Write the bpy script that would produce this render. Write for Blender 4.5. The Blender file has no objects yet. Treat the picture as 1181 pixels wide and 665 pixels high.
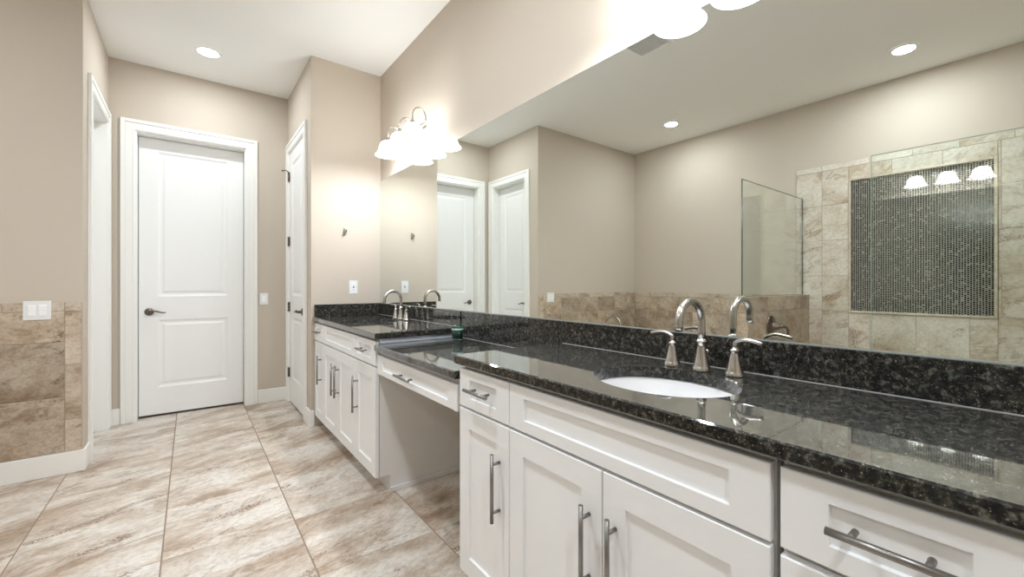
import bpy, bmesh, math, random
from mathutils import Vector, Matrix
random.seed(7)
S = bpy.context.scene
C = S.collection
PI = math.pi

# ------------------------------------------------------------------ camera
cam = bpy.data.cameras.new('camera')
cam.sensor_width = 36.0
cam.lens = 482.48 / 1181 * 36
cam.shift_y = -(332.5 - 327.67) / 1181
cam.clip_start = 0.02
camo = bpy.data.objects.new('camera', cam)
camo.location = (-1.3757, 0, 1.18)
camo.rotation_euler = (PI / 2, 0, -math.radians(37.5135))
C.objects.link(camo)
S.camera = camo

# ------------------------------------------------------------------ world, exposure
S.view_settings.view_transform = 'Standard'
S.view_settings.look = 'None'
S.view_settings.gamma = 1
S.view_settings.use_curve_mapping = False
S.view_settings.exposure = 0.23
w = bpy.data.worlds.new('world'); S.world = w; w.use_nodes = True
w.node_tree.nodes['Background'].inputs[0].default_value = (0.9, 0.95, 1, 1)
w.node_tree.nodes['Background'].inputs[1].default_value = 0.05
S.cycles.use_denoising = True
S.cycles.max_bounces = 14
S.cycles.diffuse_bounces = 6
S.cycles.glossy_bounces = 8
S.cycles.transparent_max_bounces = 16
S.cycles.sample_clamp_indirect = 6
S.cycles.caustics_reflective = False
S.cycles.caustics_refractive = False
CAN_POWER = 25.5       # a recessed can over the main floor
BULB_POWER = 13.5       # each vanity bulb

# ------------------------------------------------------------------ room dimensions
H = 3.076       # ceiling
XL = 1.92       # left wall of the door passage, x = -XL
XR = 0.585      # closet wall, x = -XR
YF = 4.81       # far wall
YR = 3.765      # return wall at the end of the vanity
YT = 3.77       # wall above the tub / switch
XW = 3.79       # opposite wall
YB = -1.8       # wall behind
ZM, ZT = 1.014, 2.117   # mirror bottom, top

# ------------------------------------------------------------------ materials
def lin(c):
    return tuple(((v / 255) / 12.92 if v / 255 <= .04045 else ((v / 255 + .055) / 1.055) ** 2.4) for v in c)
def rgba(c): return (*lin(c), 1)
def mat(name, col=(200, 200, 200), rough=.5, metal=0, spec=.5, coat=0, bump=0, bscale=300):
    m = bpy.data.materials.new(name); m.use_nodes = True
    n = m.node_tree; b = n.nodes['Principled BSDF']
    b.inputs['Base Color'].default_value = rgba(col)
    b.inputs['Roughness'].default_value = rough
    b.inputs['Metallic'].default_value = metal
    b.inputs['Specular IOR Level'].default_value = spec
    b.inputs['Coat Weight'].default_value = coat
    b.inputs['Coat Roughness'].default_value = .05
    if bump:
        t = n.nodes.new('ShaderNodeTexCoord')
        nz = n.nodes.new('ShaderNodeTexNoise'); nz.inputs['Scale'].default_value = bscale
        nz.inputs['Detail'].default_value = 3
        bp = n.nodes.new('ShaderNodeBump'); bp.inputs['Strength'].default_value = bump
        bp.inputs['Distance'].default_value = .002
        n.links.new(t.outputs['Object'], nz.inputs['Vector'])
        n.links.new(nz.outputs['Fac'], bp.inputs['Height'])
        n.links.new(bp.outputs['Normal'], b.inputs['Normal'])
    return m
def ramp(n, stops):
    r = n.nodes.new('ShaderNodeValToRGB')
    e = r.color_ramp.elements
    e[0].position, e[0].color = stops[0][0], rgba(stops[0][1])
    e[1].position, e[1].color = stops[-1][0], rgba(stops[-1][1])
    for p, c in stops[1:-1]:
        x = e.new(p); x.color = rgba(c)
    return r
def mix(n, fac, a, b, mode='MIX'):
    m = n.nodes.new('ShaderNodeMix'); m.data_type = 'RGBA'; m.blend_type = mode
    for s, v in ((0, fac), (6, a), (7, b)):
        if isinstance(v, (int, float)): m.inputs[s].default_value = v
        elif isinstance(v, tuple): m.inputs[s].default_value = v
        else: n.links.new(v, m.inputs[s])
    return m.outputs[2]
def stone(name, stops, vein, scale, vscale, rough=.35, rot=.25, tint=.2, darkc=(120, 92, 70), axis=2, grain=.55, soft=.3, crisp=.62):
    """tile stone: every tile (mesh island) takes its own piece of the pattern"""
    m = bpy.data.materials.new(name); m.use_nodes = True
    n = m.node_tree; L = n.links.new; b = n.nodes['Principled BSDF']
    t = n.nodes.new('ShaderNodeTexCoord'); g = n.nodes.new('ShaderNodeNewGeometry')
    k = n.nodes.new('ShaderNodeVectorMath'); k.operation = 'SCALE'; k.inputs[0].default_value = (37, 91, 53)
    L(g.outputs['Random Per Island'], k.inputs['Scale'])
    rt = n.nodes.new('ShaderNodeMapping')
    e = [0, 0, 0]; e[axis] = rot; rt.inputs['Rotation'].default_value = e
    L(t.outputs['Object'], rt.inputs['Vector'])
    a = n.nodes.new('ShaderNodeVectorMath'); a.operation = 'ADD'
    L(rt.outputs[0], a.inputs[0]); L(k.outputs[0], a.inputs[1])
    def noise(sc, det, dist, r=.55, off=0.0):
        mp = n.nodes.new('ShaderNodeMapping'); mp.inputs['Scale'].default_value = sc; mp.inputs['Location'].default_value = (off, off * 1.7, off * 2.3)
        L(a.outputs[0], mp.inputs['Vector'])
        z = n.nodes.new('ShaderNodeTexNoise'); z.inputs['Scale'].default_value = 1
        z.inputs['Detail'].default_value = det; z.inputs['Distortion'].default_value = dist
        z.inputs['Roughness'].default_value = r
        L(mp.outputs[0], z.inputs['Vector']); return z.outputs['Fac']
    def mul(x, y):
        q = n.nodes.new('ShaderNodeMath'); q.operation = 'MULTIPLY'; L(x, q.inputs[0])
        if isinstance(y, (int, float)): q.inputs[1].default_value = y
        else: L(y, q.inputs[1])
        return q.outputs[0]
    BW = lambda lo, hi: ramp(n, [(0, (0, 0, 0)), (lo, (0, 0, 0)), (hi, (255, 255, 255)), (1, (255, 255, 255))])
    cloud = noise(scale, 12, soft, crisp)
    base = ramp(n, stops); L(cloud, base.inputs[0])
    # fine mineral grain
    gr = ramp(n, [(.36, (196, 186, 176)), (.56, (255, 255, 255))]); L(noise(tuple(22 + v * 8 for v in scale), 6, .2, .72, 4), gr.inputs[0])
    c = mix(n, grain, base.outputs[0], gr.outputs[0], 'MULTIPLY')
    # thin broken veins and pitted brown streaks
    v1 = noise(vscale, 9, .9, .6, 11)
    d = n.nodes.new('ShaderNodeMath'); d.operation = 'SUBTRACT'; d.inputs[1].default_value = .5; L(v1, d.inputs[0])
    ab = n.nodes.new('ShaderNodeMath'); ab.operation = 'ABSOLUTE'; L(d.outputs[0], ab.inputs[0])
    vr = ramp(n, [(0, (255, 255, 255)), (.012, (200, 200, 200)), (.035, (0, 0, 0)), (1, (0, 0, 0))]); L(ab.outputs[0], vr.inputs[0])
    mk = BW(.47, .58); L(noise(tuple(v * .8 for v in vscale), 4, .3, .5, 23), mk.inputs[0])
    c = mix(n, mul(mul(vr.outputs[0], mk.outputs[0]), vein * .6), c, rgba(darkc))
    st = BW(.575, .63); L(noise(tuple(v * .9 for v in vscale), 10, .5, .66, 31), st.inputs[0])
    sp = BW(.40, .58); L(noise((90, 90, 90), 4, 0, .65), sp.inputs[0])
    c = mix(n, mul(mul(st.outputs[0], sp.outputs[0]), vein), c, rgba(darkc))
    hv = n.nodes.new('ShaderNodeMapRange'); hv.inputs[3].default_value = 1 - tint; hv.inputs[4].default_value = 1.0
    L(g.outputs['Random Per Island'], hv.inputs[0])
    mu = n.nodes.new('ShaderNodeVectorMath'); mu.operation = 'SCALE'
    L(c, mu.inputs[0]); L(hv.outputs[0], mu.inputs['Scale'])
    L(mu.outputs[0], b.inputs['Base Color'])
    b.inputs['Roughness'].default_value = rough
    bp = n.nodes.new('ShaderNodeBump'); bp.inputs['Strength'].default_value = .12; bp.inputs['Distance'].default_value = .002
    L(gr.outputs[0], bp.inputs['Height']); L(bp.outputs[0], b.inputs['Normal'])
    return m
def granite():
    m = bpy.data.materials.new('granite'); m.use_nodes = True
    n = m.node_tree; L = n.links.new; b = n.nodes['Principled BSDF']
    t = n.nodes.new('ShaderNodeTexCoord')
    def nz(sc, det, rg, dist=0.0, off=0.0):
        z = n.nodes.new('ShaderNodeTexNoise'); z.inputs['Scale'].default_value = sc; z.inputs['Detail'].default_value = det
        z.inputs['Roughness'].default_value = rg; z.inputs['Distortion'].default_value = dist
        mp = n.nodes.new('ShaderNodeMapping'); mp.inputs['Location'].default_value = (off, off * 2, off * 3)
        L(t.outputs['Object'], mp.inputs[0]); L(mp.outputs[0], z.inputs['Vector']); return z.outputs['Fac']
    # black ground, fuzzy grey-green feldspar, brown patches, bluish and pale flecks
    r1 = ramp(n, [(.0, (8, 8, 9)), (.44, (14, 14, 15)), (.54, (44, 43, 40)), (.63, (94, 92, 84)), (1, (148, 142, 126))]); L(nz(70, 7, .68, .3), r1.inputs[0])
    r2 = ramp(n, [(.0, (0, 0, 0)), (.56, (0, 0, 0)), (.66, (220, 220, 220)), (1, (255, 255, 255))]); L(nz(48, 6, .7, .8, 3.1), r2.inputs[0])
    c = mix(n, r2.outputs[0], r1.outputs[0], rgba((62, 53, 42)))
    r3 = ramp(n, [(.0, (0, 0, 0)), (.57, (0, 0, 0)), (.66, (200, 200, 200)), (1, (255, 255, 255))]); L(nz(40, 5, .75, .6, 7.7), r3.inputs[0])
    c = mix(n, r3.outputs[0], c, rgba((80, 86, 82)))
    r4 = ramp(n, [(.0, (0, 0, 0)), (.62, (0, 0, 0)), (.70, (255, 255, 255)), (1, (255, 255, 255))]); L(nz(210, 3, .6, 0, 1.3), r4.inputs[0])
    c = mix(n, r4.outputs[0], c, rgba((150, 142, 122)))
    r5 = ramp(n, [(.0, (0, 0, 0)), (.53, (0, 0, 0)), (.64, (235, 235, 235)), (1, (255, 255, 255))]); L(nz(85, 5, .7, .3, 5.9), r5.inputs[0])
    c = mix(n, r5.outputs[0], c, rgba((8, 8, 8)))
    L(c, b.inputs['Base Color'])
    b.inputs['Roughness'].default_value = .5
    b.inputs['Specular IOR Level'].default_value = .1
    # polished surface: Schlick-like gloss, weak head-on and strong at grazing angles
    lw = n.nodes.new('ShaderNodeLayerWeight'); lw.inputs[0].default_value = .5
    pw = n.nodes.new('ShaderNodeMath'); pw.operation = 'POWER'; pw.inputs[1].default_value = 3.0
    ma = n.nodes.new('ShaderNodeMath'); ma.operation = 'MULTIPLY_ADD'; ma.inputs[1].default_value = .92; ma.inputs[2].default_value = .022
    gl = n.nodes.new('ShaderNodeBsdfGlossy'); gl.inputs['Roughness'].default_value = .035; gl.inputs['Color'].default_value = (.95, .95, .95, 1)
    mx = n.nodes.new('ShaderNodeMixShader')
    L(lw.outputs['Facing'], pw.inputs[0]); L(pw.outputs[0], ma.inputs[0]); L(ma.outputs[0], mx.inputs[0])
    L(b.outputs[0], mx.inputs[1]); L(gl.outputs[0], mx.inputs[2]); L(mx.outputs[0], n.nodes['Material Output'].inputs[0])
    return m
def brushed(name, col, rough): return mat(name, col, rough, 1)
def glass(name, tint, ior=1.5, refl=1.0):
    m = bpy.data.materials.new(name); m.use_nodes = True
    n = m.node_tree; n.nodes.remove(n.nodes['Principled BSDF']); L = n.links.new
    o = n.nodes['Material Output']
    tr = n.nodes.new('ShaderNodeBsdfTransparent'); tr.inputs[0].default_value = (*tint, 1)
    gl = n.nodes.new('ShaderNodeBsdfGlossy'); gl.inputs['Roughness'].default_value = .01
    gl.inputs['Color'].default_value = (refl, refl, refl, 1)
    fr = n.nodes.new('ShaderNodeFresnel')
    g = n.nodes.new('ShaderNodeNewGeometry'); mr = n.nodes.new('ShaderNodeMapRange')
    mr.inputs[3].default_value = ior; mr.inputs[4].default_value = 1 / ior
    L(g.outputs['Backfacing'], mr.inputs[0]); L(mr.outputs[0], fr.inputs[0])
    mx = n.nodes.new('ShaderNodeMixShader')
    L(fr.outputs[0], mx.inputs[0]); L(tr.outputs[0], mx.inputs[1]); L(gl.outputs[0], mx.inputs[2]); L(mx.outputs[0], o.inputs[0])
    return m
def emit(name, col, strength):
    m = bpy.data.materials.new(name); m.use_nodes = True
    n = m.node_tree; b = n.nodes['Principled BSDF']
    b.inputs['Base Color'].default_value = (.9, .9, .9, 1)
    b.inputs['Emission Color'].default_value = (*col, 1); b.inputs['Emission Strength'].default_value = strength
    return m
def shade_glass():
    m = bpy.data.materials.new('frosted_shade_glass'); m.use_nodes = True
    n = m.node_tree; n.nodes.remove(n.nodes['Principled BSDF']); L = n.links.new; o = n.nodes['Material Output']
    d = n.nodes.new('ShaderNodeBsdfDiffuse'); d.inputs[0].default_value = (.9, .9, .88, 1)
    t = n.nodes.new('ShaderNodeBsdfTranslucent'); t.inputs[0].default_value = (.9, .9, .88, 1)
    m1 = n.nodes.new('ShaderNodeMixShader'); m1.inputs[0].default_value = .6
    L(d.outputs[0], m1.inputs[1]); L(t.outputs[0], m1.inputs[2])
    e = n.nodes.new('ShaderNodeEmission'); e.inputs[0].default_value = (.93, .96, 1, 1); e.inputs[1].default_value = 7.0
    ad = n.nodes.new('ShaderNodeAddShader'); L(m1.outputs[0], ad.inputs[0]); L(e.outputs[0], ad.inputs[1])
    tp = n.nodes.new('ShaderNodeBsdfTransparent'); tp.inputs[0].default_value = (1, .99, .97, 1)
    m2 = n.nodes.new('ShaderNodeMixShader'); m2.inputs[0].default_value = .3
    L(ad.outputs[0], m2.inputs[1]); L(tp.outputs[0], m2.inputs[2]); L(m2.outputs[0], o.inputs[0])
    return m

M = {}
M['wall'] = mat('beige_wall_paint', (198, 187, 173), .85, spec=.25, bump=.12, bscale=260)
M['ceiling'] = mat('white_ceiling_paint', (243, 243, 241), .9, spec=.2, bump=.15, bscale=200)
M['trim'] = mat('white_trim_paint', (238, 237, 233), .4)
M['doorpaint'] = mat('white_door_paint', (238, 238, 237), .38)
M['cab'] = mat('white_cabinet_paint', (240, 240, 241), .32)
M['cabin'] = mat('cabinet_box_white', (228, 226, 224), .45)
M['dark'] = mat('shadow_gap_backing', (60, 56, 52), .8)
M['granite'] = granite()
M['nickel'] = brushed('brushed_nickel', (192, 188, 182), .24)
M['pull'] = brushed('satin_pull_metal', (150, 147, 144), .38)
M['bronze'] = brushed('aged_pewter', (120, 108, 100), .3)
M['chrome'] = mat('polished_chrome', (200, 200, 200), .12, 1)
M['steel_strip'] = mat('silver_film', (226, 231, 244), .28, .35)
M['porcelain'] = mat('white_porcelain', (224, 223, 224), .12, coat=.4)
M['plate'] = mat('white_plastic', (246, 246, 246), .35)
M['cover'] = mat('white_cover_plate', (232, 232, 232), .35)
M['slot'] = mat('dark_slot', (70, 70, 74), .6)
M['grout'] = mat('floor_grout', (150, 132, 116), .9)
M['wgrout'] = mat('wall_grout', (176, 160, 140), .9)
M['floor'] = stone('porcelain_floor_tile', [(.31, (150, 126, 105)), (.42, (186, 167, 149)), (.50, (209, 197, 184)), (.58, (224, 217, 208)), (.75, (231, 228, 223))], 1.0, (2.0, 4.2, 2), (2.6, 7.5, 2), rough=.34, rot=-.30, tint=.08, darkc=(128, 100, 79), grain=.5, soft=.35, crisp=.69)
M['wtile'] = stone('tan_wall_tile', [(.30, (140, 116, 92)), (.42, (178, 157, 134)), (.52, (198, 181, 161)), (.62, (212, 199, 181)), (.8, (218, 208, 192))], .8, (3.6, 4, 5), (4, 5, 9), rough=.35, rot=.3, tint=.30, darkc=(108, 82, 60), axis=1, grain=.6, soft=.4, crisp=.72)
M['wlight'] = stone('pale_tan_wall_tile', [(.30, (160, 138, 114)), (.42, (190, 171, 149)), (.52, (208, 194, 176)), (.75, (218, 208, 193))], .7, (3.6, 4, 7), (4, 5, 11), rough=.35, rot=.25, tint=.12, darkc=(120, 92, 68), axis=1, grain=.5, soft=.4, crisp=.7)
M['stile'] = stone('light_shower_tile', [(.30, (172, 148, 122)), (.41, (205, 191, 171)), (.51, (222, 213, 199)), (.75, (231, 227, 218))], .95, (1.6, 1.9, 2.6), (2.5, 2.5, 5.5), rough=.3, rot=.35, tint=.10, darkc=(142, 112, 84), axis=0, grain=.45, soft=.4, crisp=.7)
M['mtrim'] = stone('stone_pencil_trim', [(.3, (196, 182, 160)), (.7, (222, 212, 194))], .1, (4, 4, 4), (5, 5, 5), tint=.1)
M['mgrout'] = mat('mosaic_grout', (196, 192, 180), .9)
def mosaic_mat():
    m = bpy.data.materials.new('mosaic_chips'); m.use_nodes = True
    n = m.node_tree; b = n.nodes['Principled BSDF']; g = n.nodes.new('ShaderNodeNewGeometry')
    r = ramp(n, [(0, (20, 19, 18)), (.32, (40, 36, 33)), (.55, (60, 54, 48)), (.70, (32, 32, 34)), (.84, (88, 84, 76)), (.93, (138, 134, 122)), (1, (160, 156, 142))])
    r.color_ramp.interpolation = 'CONSTANT'
    n.links.new(g.outputs['Random Per Island'], r.inputs[0]); n.links.new(r.outputs[0], b.inputs['Base Color'])
    b.inputs['Roughness'].default_value = .15
    return m
M['mosaic'] = mosaic_mat()
M['glass'] = glass('clear_shower_glass', (.955, .978, .962))
M['glassedge'] = mat('green_glass_edge', (62, 78, 68), .15)
M['glassedge_pale'] = mat('pale_glass_edge', (168, 182, 170), .15)
M['mirror'] = mat('silvered_mirror', (236, 240, 236), .0, 1)
M['medge'] = mat('mirror_edge', (150, 156, 152), .3)
M['shade'] = shade_glass()
M['bulb'] = emit('lit_bulb', (1, .96, .9), 40)
M['can'] = emit('lit_lens', (1, .98, .95), 14)
M['canring'] = mat('white_can_trim', (245, 245, 245), .5)
M['jarglass'] = glass('jar_glass', (.80, .92, .88), 1.45)
M['wax'] = mat('green_wax', (30, 56, 48), .4)
M['jarlabel'] = mat('jar_rim_frost', (186, 208, 200), .3)
M['duct'] = mat('grey_duct', (226, 226, 226), .8)
M['caulk'] = mat('clear_caulk', (170, 170, 168), .3)

# ------------------------------------------------------------------ mesh helpers
class MB:
    def __init__(self): self.v, self.f, self.mi, self.sm, self.cur, self.smooth = [], [], [], [], 0, False
    def face(self, idx):
        self.f.append(tuple(idx)); self.mi.append(self.cur); self.sm.append(self.smooth)
    def quad(self, *pts):
        i = len(self.v); self.v += [tuple(p) for p in pts]; self.face(range(i, i + len(pts)))
    def box(self, x0, x1, y0, y1, z0, z1, b=0.0):
        x0, x1 = min(x0, x1), max(x0, x1); y0, y1 = min(y0, y1), max(y0, y1); z0, z1 = min(z0, z1), max(z0, z1)
        if b <= 0:
            i = len(self.v)
            self.v += [(x, y, z) for z in (z0, z1) for y in (y0, y1) for x in (x0, x1)]
            for q in ((0, 2, 3, 1), (4, 5, 7, 6), (0, 1, 5, 4), (2, 6, 7, 3), (0, 4, 6, 2), (1, 3, 7, 5)): self.face([i + k for k in q])
            return
        bm = bmesh.new(); bmesh.ops.create_cube(bm, size=1)
        for v in bm.verts: v.co = Vector(((x0 + x1) / 2 + v.co.x * (x1 - x0), (y0 + y1) / 2 + v.co.y * (y1 - y0), (z0 + z1) / 2 + v.co.z * (z1 - z0)))
        bmesh.ops.bevel(bm, geom=bm.edges[:], offset=b, segments=2, affect='EDGES', profile=.5)
        self.add(bm)
    def add(self, bm):
        i = len(self.v); bm.verts.index_update()
        self.v += [tuple(v.co) for v in bm.verts]
        for f in bm.faces: self.face([i + v.index for v in f.verts])
        bm.free()
    def tube(self, pts, r, seg=14, cap=True):
        pts = [Vector(p) for p in pts]; n = len(pts)
        rs = r if isinstance(r, (list, tuple)) else [r] * n
        t0 = (pts[1] - pts[0]).normalized()
        u = t0.orthogonal().normalized(); rings = []
        s0 = self.smooth; self.smooth = True
        for k in range(n):
            t = (pts[min(k + 1, n - 1)] - pts[max(k - 1, 0)]).normalized()
            u = (u - t * u.dot(t)).normalized(); w_ = t.cross(u)
            i = len(self.v)
            for s in range(seg):
                a = 2 * PI * s / seg
                self.v.append(tuple(pts[k] + (u * math.cos(a) + w_ * math.sin(a)) * rs[k]))
            rings.append(i)
        for k in range(n - 1):
            for s in range(seg):
                a, b = rings[k] + s, rings[k] + (s + 1) % seg
                c, d = rings[k + 1] + (s + 1) % seg, rings[k + 1] + s
                self.face((a, b, c, d))
        self.smooth = s0
        if cap:
            self.face([rings[0] + s for s in reversed(range(seg))]); self.face([rings[-1] + s for s in range(seg)])
    def lathe(self, c, prof, seg=32, axis='z', sx=1, sy=1, cap=True):
        """prof: (radius, height) list; axis z, or a direction vector"""
        c = Vector(c)
        if axis == 'z': X, Y, Z = Vector((1, 0, 0)), Vector((0, 1, 0)), Vector((0, 0, 1))
        else:
            Z = Vector(axis).normalized(); X = Vector((0, 0, 1)) if abs(Z.z) < .9 else Vector((1, 0, 0)); X = (X - Z * X.dot(Z)).normalized(); Y = Z.cross(X)
        s0 = self.smooth; self.smooth = True; rings = []
        for r, h in prof:
            i = len(self.v)
            for s in range(seg):
                a = 2 * PI * s / seg
                self.v.append(tuple(c + X * (r * sx * math.cos(a)) + Y * (r * sy * math.sin(a)) + Z * h))
            rings.append(i)
        for k in range(len(prof) - 1):
            for s in range(seg):
                self.face((rings[k] + s, rings[k] + (s + 1) % seg, rings[k + 1] + (s + 1) % seg, rings[k + 1] + s))
        self.smooth = s0
        if cap:
            self.face([rings[0] + s for s in reversed(range(seg))]); self.face([rings[-1] + s for s in range(seg)])
    def slab(self, mp, W_, H_, t, panels, prof, edge=.0015):
        """moulded leaf: mp(a,b,c) maps across/up/inward to the room; panels = [(a0,a1,b0,b1)] sharing a0,a1; prof=[(inset,depth)...]"""
        e = edge
        def P(a, b, c): return mp(a, b, c)
        R = [[(0, 0), (W_, 0), (W_, H_), (0, H_)]]
        def ring(a0, b0, a1, b1, c0, A0, B0, A1, B1, c1):
            o = [(a0, b0), (a1, b0), (a1, b1), (a0, b1)]; q = [(A0, B0), (A1, B0), (A1, B1), (A0, B1)]
            for k in range(4):
                j = (k + 1) % 4
                self.quad(P(*o[k], c0), P(*o[j], c0), P(*q[j], c1), P(*q[k], c1))
        self.quad(P(0, 0, t), P(0, H_, t), P(W_, H_, t), P(W_, 0, t))
        ring(0, 0, W_, H_, t, 0, 0, W_, H_, e)
        ring(0, 0, W_, H_, e, e, e, W_ - e, H_ - e, 0)
        a0, a1 = panels[0][0], panels[0][1]
        self.quad(P(e, e, 0), P(a0, e, 0), P(a0, H_ - e, 0), P(e, H_ - e, 0))
        self.quad(P(a1, e, 0), P(W_ - e, e, 0), P(W_ - e, H_ - e, 0), P(a1, H_ - e, 0))
        b = e
        for (_, _, b0, b1) in panels:
            self.quad(P(a0, b, 0), P(a1, b, 0), P(a1, b0, 0), P(a0, b0, 0)); b = b1
            pi, pd = 0, 0
            for i, d in prof:
                ring(a0 + pi, b0 + pi, a1 - pi, b1 - pi, pd, a0 + i, b0 + i, a1 - i, b1 - i, d); pi, pd = i, d
            self.quad(P(a0 + pi, b0 + pi, pd), P(a1 - pi, b0 + pi, pd), P(a1 - pi, b1 - pi, pd), P(a0 + pi, b1 - pi, pd))
        self.quad(P(a0, b, 0), P(a1, b, 0), P(a1, H_ - e, 0), P(a0, H_ - e, 0))
    def build(self, name, mats, parent=None, org=None):
        me = bpy.data.meshes.new(name)
        if not isinstance(mats, (list, tuple)): mats = [mats]
        if org is None: org = world_org(parent) if parent else Vector((0, 0, 0))
        org = Vector(org)
        me.from_pydata([tuple(Vector(v) - org) for v in self.v], [], self.f)
        for m in mats: me.materials.append(m)
        bm = bmesh.new(); bm.from_mesh(me)
        bmesh.ops.remove_doubles(bm, verts=bm.verts[:], dist=1e-6) if getattr(self, 'weld', True) else None
        bmesh.ops.recalc_face_normals(bm, faces=bm.faces[:])
        bm.to_mesh(me); bm.free()
        if getattr(self, 'weld', True) is False or len(me.polygons) == len(self.f):
            me.polygons.foreach_set('material_index', self.mi); me.polygons.foreach_set('use_smooth', self.sm)
        o = bpy.data.objects.new(name, me); C.objects.link(o)
        if parent:
            o.parent = parent; o.location = org - world_org(parent)
        else: o.location = org
        return o
def world_org(o):
    p = Vector((0, 0, 0))
    while o: p = p + Vector(o.location); o = o.parent
    return p
def tag(o, label, cat, group=None, kind=None):
    o['label'] = label; o['category'] = cat
    if group: o['group'] = group
    if kind: o['kind'] = kind
    return o
def thing(name, loc, label, cat, group=None):
    o = bpy.data.objects.new(name, None); o.empty_display_size = .05; o.location = loc; C.objects.link(o)
    return tag(o, label, cat, group)
def struct(mb, name, mats, label, cat, org=None):
    o = mb.build(name, mats, None, org); tag(o, label, cat, None, 'structure'); return o
def copy_tree(o, parent=None):
    c = o.copy(); C.objects.link(c); c.parent = parent
    for ch in list(o.children): copy_tree(ch, c)
    return c

# ------------------------------------------------------------------ floor
mb = MB(); mb.weld = False
mb.box(-XW - .1, .1, YB - .1, YF + .2, -.12, -.003)
mb.cur = 1
P_ = .5125; gx, gy, g2, g3 = -1.476, 2.330, .0030, .0012
def tile_top(mb, x0, x1, y0, y1, z=0.0, th=.006, c=.0015):
    i = len(mb.v)
    mb.v += [(x0, y0, z - th), (x1, y0, z - th), (x1, y1, z - th), (x0, y1, z - th), (x0, y0, z - c), (x1, y0, z - c), (x1, y1, z - c), (x0, y1, z - c),
             (x0 + c, y0 + c, z), (x1 - c, y0 + c, z), (x1 - c, y1 - c, z), (x0 + c, y1 - c, z)]
    for k in range(4):
        j = (k + 1) % 4
        mb.face((i + k, i + j, i + 4 + j, i + 4 + k)); mb.face((i + 4 + k, i + 4 + j, i + 8 + j, i + 8 + k))
    mb.face((i + 8, i + 9, i + 10, i + 11))
for a in range(-6, 5):
    for b in range(-9, 7):
        x0, y0 = gx + a * P_, gy + b * P_
        xa, xb, ya, yb = max(x0 + g2, -XW), min(x0 + P_ - g2, 0), max(y0 + g3, YB), min(y0 + P_ - g3, YF + .1)
        if xb - xa > .01 and yb - ya > .01: tile_top(mb, xa, xb, ya, yb)
struct(mb, 'floor', [M['grout'], M['floor']], 'large beige stone-look porcelain floor tiles in a square grid', 'floor')

# ------------------------------------------------------------------ ceiling and walls
mb = MB(); mb.box(-XW - .12, .12, YB - .12, YF + .14, H, H + .1)
struct(mb, 'ceiling', M['ceiling'], 'flat white ceiling over the whole bathroom', 'ceiling')
mb = MB(); mb.box(0, .12, YB, YF + .14, 0, H)
struct(mb, 'wall_right', M['wall'], 'long beige wall behind the mirror and vanity', 'wall')
DX0, DX1, DZ = -1.757, -.945, 2.498
mb = MB()
mb.box(-XR, 0, YR, YR + .1, 0, H); mb.box(-XR, -XR + .1, YR + .1, 4.0, 0, H)
mb.box(-XR, -XR + .1, 4.72, YF, 0, H); mb.box(-XR, -XR + .1, 4.0, 4.72, DZ, H)
struct(mb, 'wall_closet', M['wall'], 'beige wall return at the far vanity end, wrapping to the closet door', 'wall')
DX0, DX1, DZ = -1.757, -.945, 2.498
mb = MB()
mb.box(-XL - .12, DX0, YF, YF + .14, 0, H); mb.box(DX1, 0, YF, YF + .14, 0, H); mb.box(DX0, DX1, YF, YF + .14, DZ, H)
struct(mb, 'wall_far', M['wall'], 'beige wall around the far white door', 'wall')
LY0, LY1 = 4.01, 4.70
mb = MB()
mb.box(-XL - .14, -XL, YT + .12, LY0, 0, H); mb.box(-XL - .14, -XL, LY1, YF, 0, H); mb.box(-XL - .14, -XL, LY0, LY1, DZ, H)
struct(mb, 'wall_left', M['wall'], 'narrow beige passage wall holding the left side door', 'wall')
mb = MB(); mb.box(-XW, -XL, YT, YT + .12, 0, H)
struct(mb, 'wall_tub', M['wall'], 'beige wall with tile wainscot and double light switch', 'wall')
mb = MB(); mb.box(-XW - .12, -XW, YB, YT + .12, 0, H)
struct(mb, 'wall_opposite', M['wall'], 'beige wall above the shower and tub seen in the mirror', 'wall')
mb = MB(); mb.box(-XW - .12, .12, YB - .12, YB, 0, H)
struct(mb, 'wall_back', M['wall'], 'plain beige wall closing the room behind the viewpoint', 'wall')
YS = -.30
mb = MB(); mb.box(-XW, -2.30, YS - .12, YS, 0, H)
struct(mb, 'wall_shower', M['wall'], 'beige partition closing the near end of the shower', 'wall')

# ------------------------------------------------------------------ baseboards
def board(mb, x0, x1, y0, y1, h=.135):
    mb.box(x0, x1, y0, y1, 0, h, .004)
bt = .015
mb = MB(); board(mb, -XW + .0, -XL + bt, YT - bt, YT); board(mb, -XL, -XL + bt, YT - .002, 3.918)
struct(mb, 'baseboard_tub', M['trim'], 'white baseboard under the tile wainscot, turning the corner', 'baseboard')
mb = MB(); board(mb, -XL + .0, DX0 - .092, YF - bt, YF); board(mb, DX1 + .092, -XR, YF - bt, YF)
struct(mb, 'baseboard_far', M['trim'], 'short white baseboards beside the far door casing', 'baseboard')
mb = MB(); board(mb, -XR - bt, -XR, YR - bt, 3.909); board(mb, -XR, -.562, YR - bt, YR)
struct(mb, 'baseboard_closet', M['trim'], 'short white baseboard wrapping the corner between closet door and cabinets', 'baseboard')
mb = MB(); board(mb, -.45, -bt, 2.306 - .012, 2.3065, .03) if False else None
mb = MB(); board(mb, -bt, 0, 1.42, 2.29)
struct(mb, 'baseboard_knee', M['trim'], 'white baseboard at the back of the knee space', 'baseboard')
mb = MB(); board(mb, -2.30, 0, YB, YB + bt); board(mb, -bt, 0, YB + bt, -.03)
struct(mb, 'baseboard_back', M['trim'], 'white baseboard along the wall behind the viewpoint', 'baseboard')

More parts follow.
